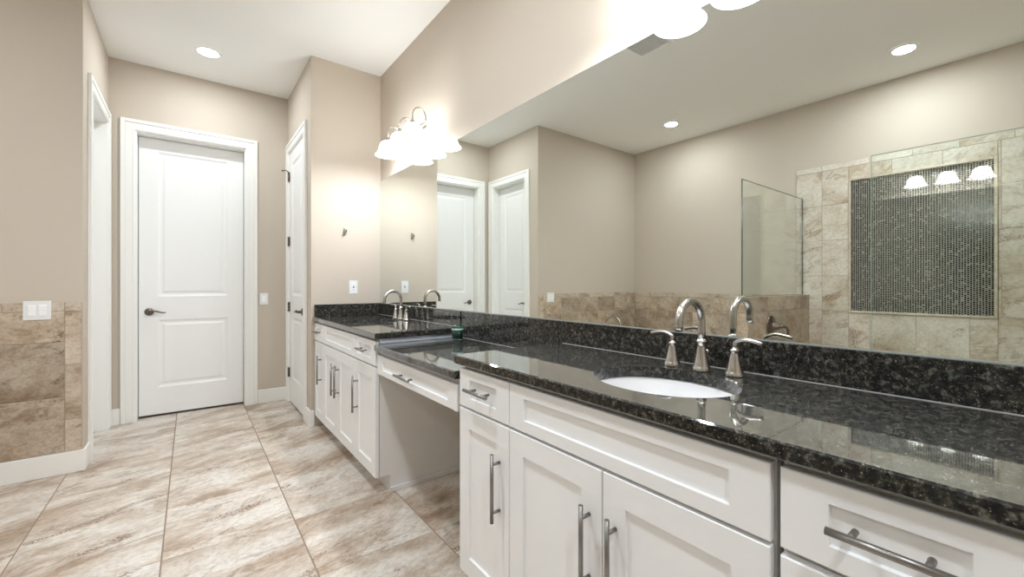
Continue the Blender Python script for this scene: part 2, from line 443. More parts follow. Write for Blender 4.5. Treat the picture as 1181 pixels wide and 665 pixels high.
# ------------------------------------------------------------------ doors with casings
def casing(name, mp, W_, top, depth, label, cw=.09):
    """mp(a,b,c): a across opening 0..W_, b up, c outwards from the wall face (negative = into the wall)"""
    mb = MB()
    def bx(a0, a1, b0, b1, c0, c1, bev=.003):
        p = [mp(a0, b0, c0), mp(a1, b1, c1)]
        mb.box(p[0][0], p[1][0], p[0][1], p[1][1], p[0][2], p[1][2], bev)
    for s in (0, 1):
        f = (lambda a: a) if s == 0 else (lambda a: W_ - a)
        bx(f(-cw + .028), f(.004), 0, top + .004, 0, .014)
        bx(f(-cw), f(-cw + .028), 0, top + cw, 0, .021)
        bx(f(-.012), f(-.004), 0, top - .004, .013, .018, .002)
        bx(f(0), f(.014), 0, top, -depth, .002, .001)
    bx(-cw + .028, W_ + cw - .028, top - .004, top + cw - .028, 0, .014)
    bx(-cw + .028, W_ + cw - .028, top + cw - .028, top + cw, 0, .021)
    bx(.004, W_ - .004, top + .004, top + .012, .013, .018, .002)
    bx(.014, W_ - .014, top - .014, top, -depth, .002, .001)
    return struct(mb, name, M['trim'], label, 'door casing')
MOULD = [(.012, .007), (.02, .009), (.032, .009), (.05, .0035)]
def lever(parent, p, out, along, name='door_handle'):
    """round rose and wavy lever; out = away from the door, along = way the lever points"""
    p, out, along = Vector(p), Vector(out), Vector(along)
    mb = MB(); mb.lathe(p, [(.033, 0), (.033, .004), (.028, .010), (.014, .013), (.011, .045)], 28, out)
    h = mb.build(name, M['bronze'], parent)
    mb = MB(); Z = Vector((0, 0, 1)); pts = []
    for i in range(13):
        t = i / 12
        pts.append(p + out * (.045 + .004 * math.sin(t * 3)) + along * (t * .115) + Z * (.008 * math.sin(t * 2 * PI * .85)))
    mb.tube(pts, [.011 - .006 * (i / 12) for i in range(13)], 10)
    l = mb.build('lever', M['bronze'], h)
    return h
def door(name, mp, W_, hh, t, label, loc):
    mb = MB(); s = .128
    mb.slab(mp, W_, hh, t, [(s, W_ - s, .24, .845), (s, W_ - s, 1.055, hh - .115)], MOULD, .002)
    o = mb.build(name, M['doorpaint'], None, loc); tag(o, label, 'door', None, 'structure'); return o
# far door
mpf = lambda a, b, c: (DX0 + a, b, YF - c) if False else (DX0 + a, YF - c, b)
casing('trim_1', mpf, DX1 - DX0, DZ, .13, 'white casing and jamb around the far door')
yd = YF + .10
d1 = door('door_1', lambda a, b, c: (DX0 + .018 + a, yd + c, .016 + b), DX1 - DX0 - .036, DZ - .034, .035, 'tall white two-panel door facing down the passage, pewter lever at left', (DX0 + .4, yd, 0))
lever(d1, (DX0 + .088, yd, .935), (0, -1, 0), (1, 0, 0))
# left door in the passage wall (faces +x)
casing('trim_2', lambda a, b, c: (-XL + c, LY0 + a, b), LY1 - LY0, DZ, .14, 'white casing and jamb around the left side door')
xd = -XL - .095
d2 = door('door_2', lambda a, b, c: (xd - c, LY0 + .018 + a, .016 + b), LY1 - LY0 - .036, DZ - .034, .035, 'narrow white two-panel door recessed in the left passage wall', (xd, LY0 + .3, 0))
lever(d2, (xd, LY0 + .085, .935), (1, 0, 0), (0, 1, 0))
# closet door (faces -x), leaf flush with the casing, hinges on the far side
CY0, CY1 = 4.0, 4.72
casing('trim_3', lambda a, b, c: (-XR - c, CY0 + a, b), CY1 - CY0, DZ, .10, 'white casing around the closet door by the vanity')
xc = -XR - .001
d3 = door('door_3', lambda a, b, c: (xc + c, CY0 + .017 + a, .016 + b), CY1 - CY0 - .034, DZ - .033, .035, 'white two-panel closet door beside the far vanity, four pewter hinges', (xc, CY0 + .3, 0))
lever(d3, (xc, CY0 + .085, .935), (-1, 0, 0), (0, 1, 0))
for k, z in enumerate((2.255, 1.61, .955, .30)):
    mb = MB()
    yh = CY1 - .016
    for q in range(3):
        mb.tube([(xc - .010, yh, z - .045 + q * .031), (xc - .010, yh, z - .045 + q * .031 + .029)], .009, 10)
    mb.box(xc - .006, xc + .0, yh - .022, yh + .012, z - .045, z + .047, .001)
    if k == 0:
        mb.tube([(xc - .010, yh, z + .05), (xc - .022, yh - .01, z + .056), (xc - .045, yh - .03, z + .06), (xc - .06, yh + .0, z + .058)], .005, 8)
        mb.lathe((xc - .06, yh, z + .058), [(.009, 0), (.009, .012)], 12, (-1, .3, 0))
    mb.build('hinge', M['bronze'], d3)

# ------------------------------------------------------------------ tile work
def wtile(mb, mp, a0, a1, b0, b1, th=.010, g=.0016, c=.0018):
    """one tile; mp(a,b,c) with c out of the wall"""
    a0 += g; a1 -= g; b0 += g; b1 -= g
    if a1 - a0 < .004 or b1 - b0 < .004: return
    i = len(mb.v)
    for (A0, A1, B0, B1, cc) in ((a0, a1, b0, b1, .001), (a0, a1, b0, b1, th - c), (a0 + c, a1 - c, b0 + c, b1 - c, th)):
        mb.v += [mp(A0, B0, cc), mp(A1, B0, cc), mp(A1, B1, cc), mp(A0, B1, cc)]
    for k in range(4):
        j = (k + 1) % 4
        mb.face((i + k, i + j, i + 4 + j, i + 4 + k)); mb.face((i + 4 + k, i + 4 + j, i + 8 + j, i + 8 + k))
    mb.face((i + 8, i + 9, i + 10, i + 11))
WZ = 1.068
# wainscot on the switch wall: a = distance left of the corner
mb = MB(); mb.weld = False
mp = lambda a, b, c: (-XL - .004 - a, YT - c, b)
mb.box(-XW, -XL - .004, YT - .007, YT - .0005, .136, WZ - .001)
mb.cur = 1
rows = [(.136, .478), (.478, .822), (.822, 1.012)]
for b0, b1 in rows:
    a = .075; k = 0
    while a < XW - XL - .01:
        L_ = (.30 if k == 0 else .345); e = min(a + L_, XW - XL - .006)
        wtile(mb, mp, a, e, b0, b1); a = e; k += 1
mb.cur = 2
for b0, b1 in ((.136, .336), (.336, .676), (.676, 1.012)): wtile(mb, mp, 0, .075, b0, b1)
a = 0; 
for e in (.075, .33, .60, .87, 1.14, 1.41, 1.68, XW - XL - .006):
    wtile(mb, mp, a, e, 1.012, WZ); a = e
struct(mb, 'trim_4', [M['wgrout'], M['wtile'], M['wlight']], 'tan stone tile wainscot under the double light switch', 'wall tile')
# wainscot on the opposite wall above the tub
mb = MB(); mb.weld = False
mp = lambda a, b, c: (-XW + c, a, b)
mb.box(-XW + .0005, -XW + .007, 1.705, YT - .012, 0, WZ - .001); mb.cur = 1
for r, (b0, b1) in enumerate([(.0, .136), (.136, .478), (.478, .822), (.822, 1.012)]):
    a = YT - .012; k = 0
    while a > 1.71:
        L_ = .37 if k == 0 and r % 2 else (.2 if k == 0 else .345); e = max(a - L_, 1.705)
        wtile(mb, mp, e, a, b0, b1); a = e; k += 1
mb.cur = 2
a = YT - .012
while a > 1.71:
    e = max(a - .27, 1.705); wtile(mb, mp, e, a, 1.012, WZ); a = e
struct(mb, 'trim_5', [M['wgrout'], M['wtile'], M['wlight']], 'tan stone tile band on the opposite wall above the tub', 'wall tile')
# shower wall with the mosaic inset
MY0, MY1, MZ0, MZ1 = .308, 1.231, .921, 2.192
SZT = 2.392
mb = MB(); mb.weld = False
mb.box(-XW + .0005, -XW + .007, YS + .002, 1.700, 0, SZT - .001); mb.cur = 1
zr = [0, .21, .563, .915, 1.266, 1.626, 1.983, 2.336, SZT]
cols = [1.700, 1.47, 1.244, 1.088, .768, .442, .12, -.2, YS + .002]
def rect_minus(a0, a1, b0, b1):
    A0, A1, B0, B1 = MY0 - .02, MY1 + .02, MZ0 - .02, MZ1 + .02
    if a1 <= A0 or a0 >= A1 or b1 <= B0 or b0 >= B1: return [(a0, a1, b0, b1)]
    out = []
    if a0 < A0: out.append((a0, A0, b0, b1))
    if a1 > A1: out.append((A1, a1, b0, b1))
    c0, c1 = max(a0, A0), min(a1, A1)
    if b0 < B0: out.append((c0, c1, b0, B0))
    if b1 > B1: out.append((c0, c1, B1, b1))
    return out
for r in range(len(zr) - 1):
    cc = list(cols)
    if r in (2, 0): cc = [1.700, 1.47, 1.088, .768, .442, .12, -.2, YS + .002]
    elif r == 7: cc = [1.700, 1.47, 1.088, .79, .50, .2, -.1, YS + .002]
    elif r == 6: cc = [1.700, 1.47, 1.244, .93, .60, .27, -.06, YS + .002]
    elif r % 2: cc = [1.700, 1.47, 1.244, .93, .60, .27, -.06, YS + .002]
    for q in range(len(cc) - 1):
        for t in rect_minus(cc[q + 1], cc[q], zr[r], zr[r + 1]): wtile(mb, mp, *t)
struct(mb, 'trim_6', [M['wgrout'], M['stile']], 'light stone tile shower wall reaching high behind the glass', 'wall tile')
mb = MB(); mb.weld = False
mb.box(-XW + .001, -XW + .009, MY0, MY1, MZ0, MZ1); mb.cur = 1
pm = .0165
na, nb = int((MY1 - MY0) / pm), int((MZ1 - MZ0) / pm)
pa, pb = (MY1 - MY0) / na, (MZ1 - MZ0) / nb
for i in range(na):
    off = random.random() * pb
    for j in range(-1, nb + 1):
        wtile(mb, mp, MY0 + i * pa, MY0 + (i + 1) * pa, max(MZ0, MZ0 + j * pb + off), min(MZ1, MZ0 + (j + 1) * pb + off), .0125, .0021, .001)
mb.cur = 2
for (a0, a1, b0, b1) in ((MY0 - .02, MY0, MZ0 - .02, MZ1 + .02), (MY1, MY1 + .02, MZ0 - .02, MZ1 + .02), (MY0, MY1, MZ0 - .02, MZ0), (MY0, MY1, MZ1, MZ1 + .02)):
    mb.box(-XW + .001, -XW + .022, a0, a1, b0, b1, .005)
struct(mb, 'trim_7', [M['mgrout'], M['mosaic'], M['mtrim']], 'dark square-chip mosaic panel framed in pale stone on the shower wall', 'mosaic')
# pony wall of the shower
PX, PY0, PY1, PZ = -2.345, 1.580, 1.700, 1.072
mb = MB(); mb.weld = False
mb.box(-XW + .012, PX - .009, PY0 + .009, PY1 - .009, 0, PZ - .01); mb.cur = 1
def wall_tiles(mp, cuts_a, cuts_b):
    for i in range(len(cuts_a) - 1):
        for j in range(len(cuts_b) - 1): wtile(mb, mp, cuts_a[i], cuts_a[i + 1], cuts_b[j], cuts_b[j + 1])
zc = [0, .245, .59, .935, PZ]
ca = [-XW + .012, -3.52, -3.155, -2.75, PX]
wall_tiles(lambda a, b, c: (a, PY0 + .0095 - c, b), ca, zc)
wall_tiles(lambda a, b, c: (a, PY1 - .0095 + c, b), ca, zc)
wall_tiles(lambda a, b, c: (PX - .0095 + c, a, b), [PY0 + .001, PY1 - .001], zc)
wall_tiles(lambda a, b, c: (a, b, PZ - .0105 + c), [-XW + .012, -3.4, -3.05, -2.7, PX], [PY0 + .001, PY1 - .001])
struct(mb, 'wall_pony', [M['wgrout'], M['wtile']], 'low tiled half wall ending the shower, carrying a glass panel', 'half wall')

# ------------------------------------------------------------------ shower glass
def glass_panel(name, x0, x1, y0, y1, z0, z1, label, edge='glassedge'):
    r = thing(name, ((x0 + x1) / 2, (y0 + y1) / 2, z0), label, 'shower glass', 'fixed shower glass panels')
    long_x = (x1 - x0) > (y1 - y0)
    mb = MB(); e = .003
    if long_x: mb.box(x0 + e, x1 - e, y0, y1, z0 + e, z1 - e)
    else: mb.box(x0, x1, y0 + e, y1 - e, z0 + e, z1 - e)
    # keep only the two big faces so that the body reads as one clear sheet
    mb.build('pane', M['glass'], r)
    mb = MB()
    if long_x:
        mb.box(x0, x0 + e, y0, y1, z0, z1); mb.box(x1 - e, x1, y0, y1, z0, z1); mb.box(x0 + e, x1 - e, y0, y1, z0, z0 + e); mb.box(x0 + e, x1 - e, y0, y1, z1 - e, z1)
    else:
        mb.box(x0, x1, y0, y0 + e, z0, z1); mb.box(x0, x1, y1 - e, y1, z0, z1); mb.box(x0, x1, y0 + e, y1 - e, z0, z0 + e); mb.box(x0, x1, y0 + e, y1 - e, z1 - e, z1)
    e_ = mb.build('polished_edge', M[edge], r); e_['label'] = 'green polished glass edge'
    return r
glass_panel('shower_glass', -XW + .016, -2.375, 1.636, 1.645, PZ, 2.082, 'clear glass panel standing on the tiled half wall')
glass_panel('shower_glass', -2.380, -2.371, YS + .002, .785, .10, 2.072, 'large clear glass panel in front of the dark mosaic', 'glassedge_pale')
mb = MB(); mb.box(-2.43, -2.32, YS + .002, PY0 - .002, 0, .10, .004)
struct(mb, 'trim_8', M['mtrim'], 'pale stone curb along the shower front', 'shower curb')

# ------------------------------------------------------------------ tub and its filler
TX0, TX1, TY0, TY1, TZ = -XW + .012, -2.48, 1.712, YT - .018, .50
def ell_slab(mb, x0, x1, y0, y1, zt, th, holes, e=.004, seg=64):
    """slab with eased edges and elliptical holes [(cx,cy,ax,ay)]"""
    bm = bmesh.new()
    def loop(pts, z):
        vs = [bm.verts.new((x, y, z)) for x, y in pts]
        return vs, [bm.edges.new((vs[k], vs[(k + 1) % len(vs)])) for k in range(len(vs))]
    def R(i): return [(x0 + i, y0 + i), (x1 - i, y0 + i), (x1 - i, y1 - i), (x0 + i, y1 - i)]
    hl = [[(cx + ax * math.cos(2 * PI * k / seg), cy + ay * math.sin(2 * PI * k / seg)) for k in range(seg)] for cx, cy, ax, ay in holes]
    top, te = loop(R(e), zt); ed = list(te); ht = []
    for q in hl:
        vs, es = loop(q, zt); ht.append(vs); ed += es
    bmesh.ops.triangle_fill(bm, use_beauty=True, use_dissolve=False, edges=ed)
    m1, _ = loop(R(0), zt - e); m2, _ = loop(R(0), zt - th + e)
    bot, be = loop(R(e), zt - th); ed = list(be); hb = []
    for q in hl:
        vs, es = loop(q, zt - th); hb.append(vs); ed += es
    bmesh.ops.triangle_fill(bm, use_beauty=True, use_dissolve=False, edges=ed)
    for A, B in ((top, m1), (m1, m2), (m2, bot)):
        for k in range(4): bm.faces.new((A[k], A[(k + 1) % 4], B[(k + 1) % 4], B[k]))
    for A, B in zip(ht, hb):
        for k in range(seg): bm.faces.new((A[k], A[(k + 1) % seg], B[(k + 1) % seg], B[k]))
    mb.add(bm)
tub = thing('bathtub', ((TX0 + TX1) / 2, (TY0 + TY1) / 2, 0), 'white drop-in tub in a tiled deck beside the shower half wall', 'bathtub')
mb = MB(); tcx, tcy = (TX0 + TX1) / 2, 2.62
ell_slab(mb, TX0, TX1, TY0, TY1, TZ, .04, [(tcx, tcy, .43, .76)])
mb.build('deck', M['stile'], tub)
mb = MB(); mb.weld = False
mb.box(TX1 - .06, TX1 - .02, TY0, TY1, 0, TZ - .04); mb.cur = 1
for k in range(6):
    a0 = TY0 + k * (TY1 - TY0) / 6; wtile(mb, lambda a, b, c: (TX1 - .021 + c, a, b), a0, a0 + (TY1 - TY0) / 6, 0, TZ - .04)
mb.build('front_panel', [M['wgrout'], M['wtile']], tub)
mb = MB(); mb.lathe((tcx, tcy, TZ), [(1.06, -.041), (1.02, -.041), (1.0, -.045), (.97, -.06), (.9, -.15), (.8, -.32), (.66, -.40), (.3, -.415), (.02, -.42)], 64, 'z', .43, .76, False)
mb.build('basin', M['porcelain'], tub)
tf = thing('tub_filler', (-3.0, 3.62, TZ), 'thin arched tub spout just showing above the backsplash in the mirror', 'faucet')
mb = MB()
mb.lathe((-3.0, 3.62, TZ), [(.03, 0), (.03, .006), (.018, .03), (.014, .06)], 24)
pts = [(-3.0, 3.62, TZ + .05), (-3.0, 3.62, TZ + .15)] + [(-3.0, 3.51 + .11 * math.cos(a * PI / 16), TZ + .15 + .11 * math.sin(a * PI / 16)) for a in range(1, 16)] + [(-3.0, 3.40, TZ + .13)]
mb.tube(pts, .012, 12); mb.build('spout', M['nickel'], tf)
for dx in (-.1, .1):
    mb = MB(); mb.lathe((-3.0 + dx, 3.62, TZ), [(.026, 0), (.026, .006), (.014, .03), (.010, .06)], 20); mb.tube([(-3.0 + dx, 3.62, TZ + .055), (-3.0 + dx * 1.5, 3.60, TZ + .065)], .006, 8)
    mb.build('handle', M['nickel'], tf)

# shower valve on the half wall, facing the shower
sv = thing('shower_valve', (-2.81, PY0 - .001, .80), 'round nickel shower valve with lever on the tiled half wall', 'shower valve')
vx_, vz_ = -2.81, .80
mb = MB(); mb.lathe((vx_, PY0 - .001, vz_), [(.098, 0), (.098, .004), (.090, .010), (.042, .016), (.034, .03), (.025, .065), (.018, .078)], 36, (0, -1, 0)); mb.build('escutcheon', M['bronze'], sv)
mb = MB(); mb.tube([(vx_, PY0 - .070, vz_), (vx_ - .015, PY0 - .092, vz_ + .002), (vx_ - .055, PY0 - .104, vz_ - .006), (vx_ - .085, PY0 - .108, vz_ - .035), (vx_ - .09, PY0 - .108, vz_ - .085)], [.014, .014, .012, .011, .008], 10); mb.build('lever', M['bronze'], sv)

# ------------------------------------------------------------------ vanity cabinets
XF = -.56          # face of doors and drawers
XBX = -.5365       # front of the boxes
TK = .098          # toe kick height
def mpx(y0, z0): return lambda a, b, c: (XF + c, y0 + a, z0 + b)
SH = [(.0012, .0085)]
def shaker(y0, y1, z0, z1, st, rl, name, parent, m=None):
    mb = MB(); mb.slab(mpx(y0, z0), y1 - y0, z1 - z0, .0195, [(st, (y1 - y0) - st, rl, (z1 - z0) - rl)], SH, .0018)
    return mb.build(name, M['cab'], parent)
def pull(parent, y, z, L_, vertical, name='handle'):
    mb = MB(); xo = XF - .032; r = .0062
    if vertical:
        mb.tube([(xo, y, z - L_ / 2), (xo, y, z + L_ / 2)], r, 14)
        ps = [(y, z - L_ / 2 + .033), (y, z + L_ / 2 - .033)]
    else:
        mb.tube([(xo, y - L_ / 2, z), (xo, y + L_ / 2, z)], r, 14)
        ps = [(y - L_ / 2 + .03, z), (y + L_ / 2 - .03, z)]
    for yy, zz in ps: mb.tube([(XF, yy, zz), (xo, yy, zz)], .0052, 12)
    o = mb.build(name, M['pull'], parent); o['label'] = 'brushed metal bar pull'; return o
def cab_box(r, y0, y1, x_back=-.02, top=.8765):
    mb = MB(); t = .016
    mb.box(XBX, x_back, y0, y0 + t, TK, top); mb.box(XBX, x_back, y1 - t, y1, TK, top)
    mb.box(XBX, x_back, y0 + t, y1 - t, TK, TK + t); mb.box(x_back - t, x_back, y0 + t, y1 - t, TK + t, top)
    # face frame
    mb.box(XBX, XBX + .018, y0 + t, y0 + .035, TK + t, top); mb.box(XBX, XBX + .018, y1 - .035, y1 - t, TK + t, top)
    mb.box(XBX, XBX + .018, y0 + .035, y1 - .035, top - .03, top); mb.box(XBX, XBX + .018, y0 + .035, y1 - .035, .69, .73)
    mb.build('body', M['cabin'], r)
    mb = MB(); mb.box(-.475, -.459, y0, y1, 0, TK); mb.box(-.459, x_back, y0, y0 + t, 0, TK); mb.box(-.459, x_back, y1 - t, y1, 0, TK)
    mb.build('toe_kick', M['cabin'], r)
DZ0, DZ1, DR0, DR1 = .097, .713, .722, .862
G = .0018
def unit(y0, y1, label, parts):
    r = thing('vanity_cabinet', (-.3, (y0 + y1) / 2, 0), label, 'cabinet', 'white shaker vanity cabinets')
    cab_box(r, y0, y1)
    for p in parts:
        kind, a, b = p[0], p[1], p[2]
        if kind == 'drawer':
            z0, z1 = (DR0, DR1) if len(p) < 5 else p[3:5]
            d = shaker(a + G, b - G, z0, z1, min(.07, (b - a) * .24), .036, 'drawer', r); pull(d, (a + b) / 2 + .002, (z0 + z1) / 2 + .005, .145, False)
        elif kind == 'front': shaker(a + G, b - G, DR0, DR1, .072, .036, 'false_front', r)
        elif kind == 'door':
            d = shaker(a + G, b - G, DZ0, DZ1, .068 if b - a > .3 else .06, .068, 'door', r); pull(d, p[3], .508, .225, True)
    return r
# near run
NA, NB, NC, ND = 1.393, 1.078, .308, -.005
unit(NB, NA, 'narrow white cabinet at the far end of the near vanity, one drawer over one door', [('drawer', NB, NA), ('door', NB, NA, NB + .052)])
um = (NB + NC) / 2
unit(NC, NB, 'wide white cabinet below the nearest sink, two doors with bar pulls', [('front', NC, NB), ('door', um, NB, um + .042), ('door', NC, um, um - .042)])
unit(ND, NC - .012, 'white drawer cabinet at the right edge of the photo beyond the near sink', [('drawer', ND, NC - .012), ('drawer', ND, NC - .012, .41, .708), ('drawer', ND, NC - .012, .097, .402)])
# far run
FA, FB, FC, FD = 3.745, 3.478, 2.678, 2.312
unit(FB, FA, 'narrow white cabinet of the far vanity, against the return wall', [('drawer', FB, FA), ('door', FB, FA, FB + .052)])
fm = (FB + FC) / 2
unit(FC, FB, 'wide white cabinet below the far sink, paired bar pulls at its middle', [('front', FC, FB), ('door', fm, FB, fm + .042), ('door', FC, fm, fm - .042)])
r = unit(FD, FC, 'white far vanity cabinet whose bare side faces the knee space', [('drawer', FD, FC), ('door', FD, FC, FC - .052)])
mb = MB(); mb.box(-.538, -.022, FD - .006, FD, .8465, .8765, .001)
o = mb.build('side_strip', M['steel_strip'], r); o['label'] = 'silvery strip above the lower counter'
mb = MB(); mb.box(-.475, -.022, FD - .012, FD, 0, .028, .003)
mb.build('shoe_moulding', M['cabin'], r)

# knee drawer between the two vanities
MZT = .845
kd = thing('vanity_drawer_unit', (-.3, 1.85, .683), 'single wide white drawer hanging below the lower make-up counter', 'drawer')
mb = MB(); y0, y1 = NA + .002, FD - .008
mb.box(-.535, -.517, y0, y1, .785, .809); mb.box(-.517, -.02, y0, y0 + .016, .70, .809); mb.box(-.517, -.02, y1 - .016, y1, .70, .809); mb.box(-.517, -.50, y0 + .016, y1 - .016, .69, .785)
mb.box(-.036, -.02, y0 + .016, y1 - .016, .70, .809); mb.box(-.50, -.036, y0 + .016, y1 - .016, .70, .712)
mb.build('frame', M['cabin'], kd)
XF_keep = XF
XF = -.553
d = shaker(NA + .030, FD - .014, .683, .788, .075, .03, 'drawer', kd); pull(d, 1.90, .733, .175, False)
XF = XF_keep

# ------------------------------------------------------------------ granite counters
def bsplash(mb, y0, y1, z0): mb.box(-.022, -.002, y0, y1, z0, ZM - .003, .0025)
CT = .91
SKN = (-.315, .683, .170, .205)
SKF = (-.315, 3.05, .170, .205)
def counter(name, y0, y1, zt, th, xf, holes, label, splash, side=None):
    r = thing('granite_countertop', (xf / 2, (y0 + y1) / 2, zt - th), label, 'countertop', 'granite countertops')
    mb = MB(); ell_slab(mb, xf, -.002, y0, y1, zt, th, holes); mb.build('slab', M['granite'], r)
    mb = MB(); bsplash(mb, y0 + .001, y1 - (.001 if not side else .022), zt)
    o = mb.build('granite_backsplash', M['granite'], None, (-.012, (y0 + y1) / 2, zt)); tag(o, splash, 'backsplash', 'granite backsplash strips')
    mb = MB(); mb.box(-.0238, -.022, y0 + .003, y1 - .03, zt, zt + .0018); mb.build('caulk_line', M['caulk'], o)
    if side:
        mb = MB(); mb.box(xf + .012, -.002, y1 - .021, y1 - .001, zt, ZM - .003, .0025)
        o = mb.build('granite_backsplash', M['granite'], None, (-.3, y1 - .01, zt)); tag(o, 'short black granite splash along the return wall beside the far sink', 'backsplash', 'granite backsplash strips')
    return r
counter('near', ND - .012, 1.411, CT, .033, -.574, [SKN], 'long black granite countertop of the near vanity, oval sink cut-out', 'black granite backsplash strip behind the near sink, under the mirror')
counter('mid', 1.412, FD - .007, MZT, .034, -.570, [], 'lower black granite make-up counter between the two vanities', 'taller black granite backsplash behind the lower counter and candle jar')
counter('far', FD - .030, YR - .001, CT, .033, -.574, [SKF], 'black granite countertop of the far vanity against the return wall', 'black granite backsplash behind the far faucet, under the mirror', True)

# sinks
def sink(c, label):
    r = thing('undermount_sink', (c[0], c[1], .74), label, 'sink', 'oval undermount sinks')
    mb = MB(); zt = CT - .0335
    pr = [(1.12, zt - .012), (1.12, zt), (1.02, zt), (1.0, zt - .006), (.97, zt - .045), (.88, zt - .09), (.68, zt - .122), (.40, zt - .136), (.13, zt - .140), (.12, zt - .150), (.45, zt - .148), (.75, zt - .132), (.96, zt - .095), (1.05, zt - .045), (1.06, zt - .012), (1.12, zt - .012)]
    mb.lathe((c[0], c[1], 0), pr, 64, 'z', c[2] * 1.01, c[3] * 1.01, False)
    mb.build('basin', M['porcelain'], r)
    mb = MB(); mb.lathe((c[0], c[1], zt - .1405), [(.002, .004), (.014, .004), (.022, .003), (.026, -.001), (.02, -.03), (.002, -.03)], 24, cap=False)
    mb.build('drain', M['nickel'], r)
    return r
sink(SKN, 'white oval undermount sink in the near counter')
sink(SKF, 'white oval undermount sink in the far counter')

# faucets (spout and two lever handles)
def faucet(x, y, label):
    r = thing('widespread_faucet', (x, y, CT), label, 'faucet', 'brushed nickel vanity faucets')
    mb = MB()
    mb.lathe((x, y, CT), [(.0265, 0), (.027, .004), (.0265, .012), (.0235, .016), (.0235, .019), (.0205, .030), (.0165, .050), (.0135, .074), (.0125, .088), (.0150, .089), (.0150, .094), (.0122, .096), (.0118, .10)], 28)
    R_ = .064; zc_ = CT + .155
    pts = [(x, y, CT + .095), (x, y, CT + .12), (x, y, zc_)]
    for k in range(1, 25):
        a = PI * k / 24 * 1.04
        pts.append((x - R_ + R_ * math.cos(a), y, zc_ + R_ * math.sin(a)))
    lx, ly, lz = pts[-1]; pts.append((lx - .003, ly, lz - .012))
    mb.tube(pts, .0115, 16)
    s = mb.build('spout', M['nickel'], r)
    mb = MB(); mb.lathe((lx - .003, ly, lz - .012), [(.0112, 0), (.0095, -.004), (.0085, -.004), (.0085, .004), (.001, .004)], 16, cap=False); mb.build('aerator', M['slot'], s)
    mb = MB(); mb.tube([(x + .034, y, CT), (x + .034, y, CT + .05)], .0028, 8); mb.lathe((x + .034, y, CT + .05), [(.003, 0), (.006, .003), (.006, .010), (.002, .014)], 12); mb.build('lift_rod', M['nickel'], r)
    for sgn in (1, -1):
        hy = y + sgn * .100
        mb = MB(); mb.lathe((x, hy, CT), [(.0255, 0), (.026, .004), (.0255, .012), (.0225, .016), (.0225, .018), (.0185, .032), (.0145, .050), (.0115, .066), (.0105, .072), (.0125, .073), (.0125, .078), (.009, .080), (.007, .084)], 24)
        h = mb.build('handle', M['nickel'], r)
        mb = MB(); p = []; rr = []
        for k in range(15):
            t = k / 14
            if t < .3: q = t / .3; p.append((x, hy + sgn * .002 * q, CT + .080 + .020 * q)); 
            else:
                q = (t - .3) / .7; p.append((x - .004 * q, hy + sgn * (.002 + .076 * q), CT + .100 + .0125 * math.sin(min(1, q * 1.9) * PI / 2) - .010 * q * q))
            rr.append(.0062 if t < .35 else .0062 - .0006 * t)
        mb.tube(p, rr, 12); mb.build('lever', M['nickel'], h)
    return r
faucet(-.110, .676, 'brushed nickel arched faucet behind the near sink')
faucet(-.105, 3.045, 'brushed nickel arched faucet at the far sink')

# ------------------------------------------------------------------ mirror
mr = thing('wall_mirror', (-.004, 1.86, ZM), 'long frameless mirror above both vanities', 'mirror')
mb = MB(); mb.box(-.006, -.001, -.04, YR - .002, ZM, ZT); 
mb.build('silvered_glass', M['mirror'], mr)
mb = MB(); mb.box(-.0075, -.001, -.04, YR - .002, ZM - .003, ZM); mb.box(-.0065, -.001, -.04, YR - .002, ZT, ZT + .0015); mb.build('edge_channel', M['medge'], mr)

# ------------------------------------------------------------------ vanity lights
def vanity_light(yc, label):
    r = thing('vanity_light', (-.001, yc, 2.33), label, 'wall light', 'three-shade vanity lights')
    xs, zb = -.145, 2.192
    mb = MB(); mb.lathe((-.001, yc, 2.33), [(.058, 0), (.058, .008), (.050, .016), (.03, .022), (.012, .035)], 40, (-1, 0, 0), 1, 2.8)
    mb.build('wall_plate', M['nickel'], r)
    mb = MB(); mb.tube([(-.045, yc - .229, 2.33), (-.045, yc + .229, 2.33)], .008, 12)
    for s in (-1, 1): mb.lathe((-.045, yc + s * .229, 2.33), [(.002, 0), (.011, .004), (.011, .010), (.002, .018)], 14, (0, s, 0), cap=False)
    mb.build('cross_bar', M['nickel'], r)
    for k in (-1, 0, 1):
        y = yc + k * .229
        mb = MB(); xm, rx = (xs - .045) / 2, (-xs - .045) / 2
        pts = [(-.045, y, 2.33)] + [(xm + rx * math.cos(PI * q / 18), y, 2.365 + .062 * math.sin(PI * q / 18)) for q in range(19)] + [(xs, y, 2.33)]
        mb.tube(pts, .0055, 10)
        mb.lathe((xs, y, 2.300), [(.026, 0), (.025, .010), (.018, .020), (.010, .028), (.008, .036), (.004, .042)], 20)
        a_ = mb.build('arm', M['nickel'], r)
        mb = MB()
        outer = [(.024, .109), (.038, .106), (.052, .096), (.061, .078), (.067, .055), (.074, .032), (.084, .013), (.097, .0)]
        inner = [(rr - .003, hh - (.002 if i == 0 else .001)) for i, (rr, hh) in enumerate(outer)]
        mb.lathe((xs, y, zb), outer + [(.0955, -.001)] + inner[::-1][1:], 36, cap=False)
        s_ = mb.build('shade', M['shade'], r); s_['label'] = 'white frosted bell glass shade'
        mb = MB(); mb.lathe((xs, y, zb + .035), [(.001, 0), (.016, .004), (.026, .018), (.026, .03), (.014, .055), (.012, .07)], 20, cap=False)
        mb.build('bulb', M['bulb'], s_)
        L_ = bpy.data.lights.new('bulb_light', 'POINT'); L_.energy = BULB_POWER; L_.shadow_soft_size = .03; L_.color = (.90, .95, 1)
        lo = bpy.data.objects.new('bulb_light', L_); lo.location = (xs - r.location.x, y - yc, zb + .018 - r.location.z); lo.parent = r; C.objects.link(lo)
    return r
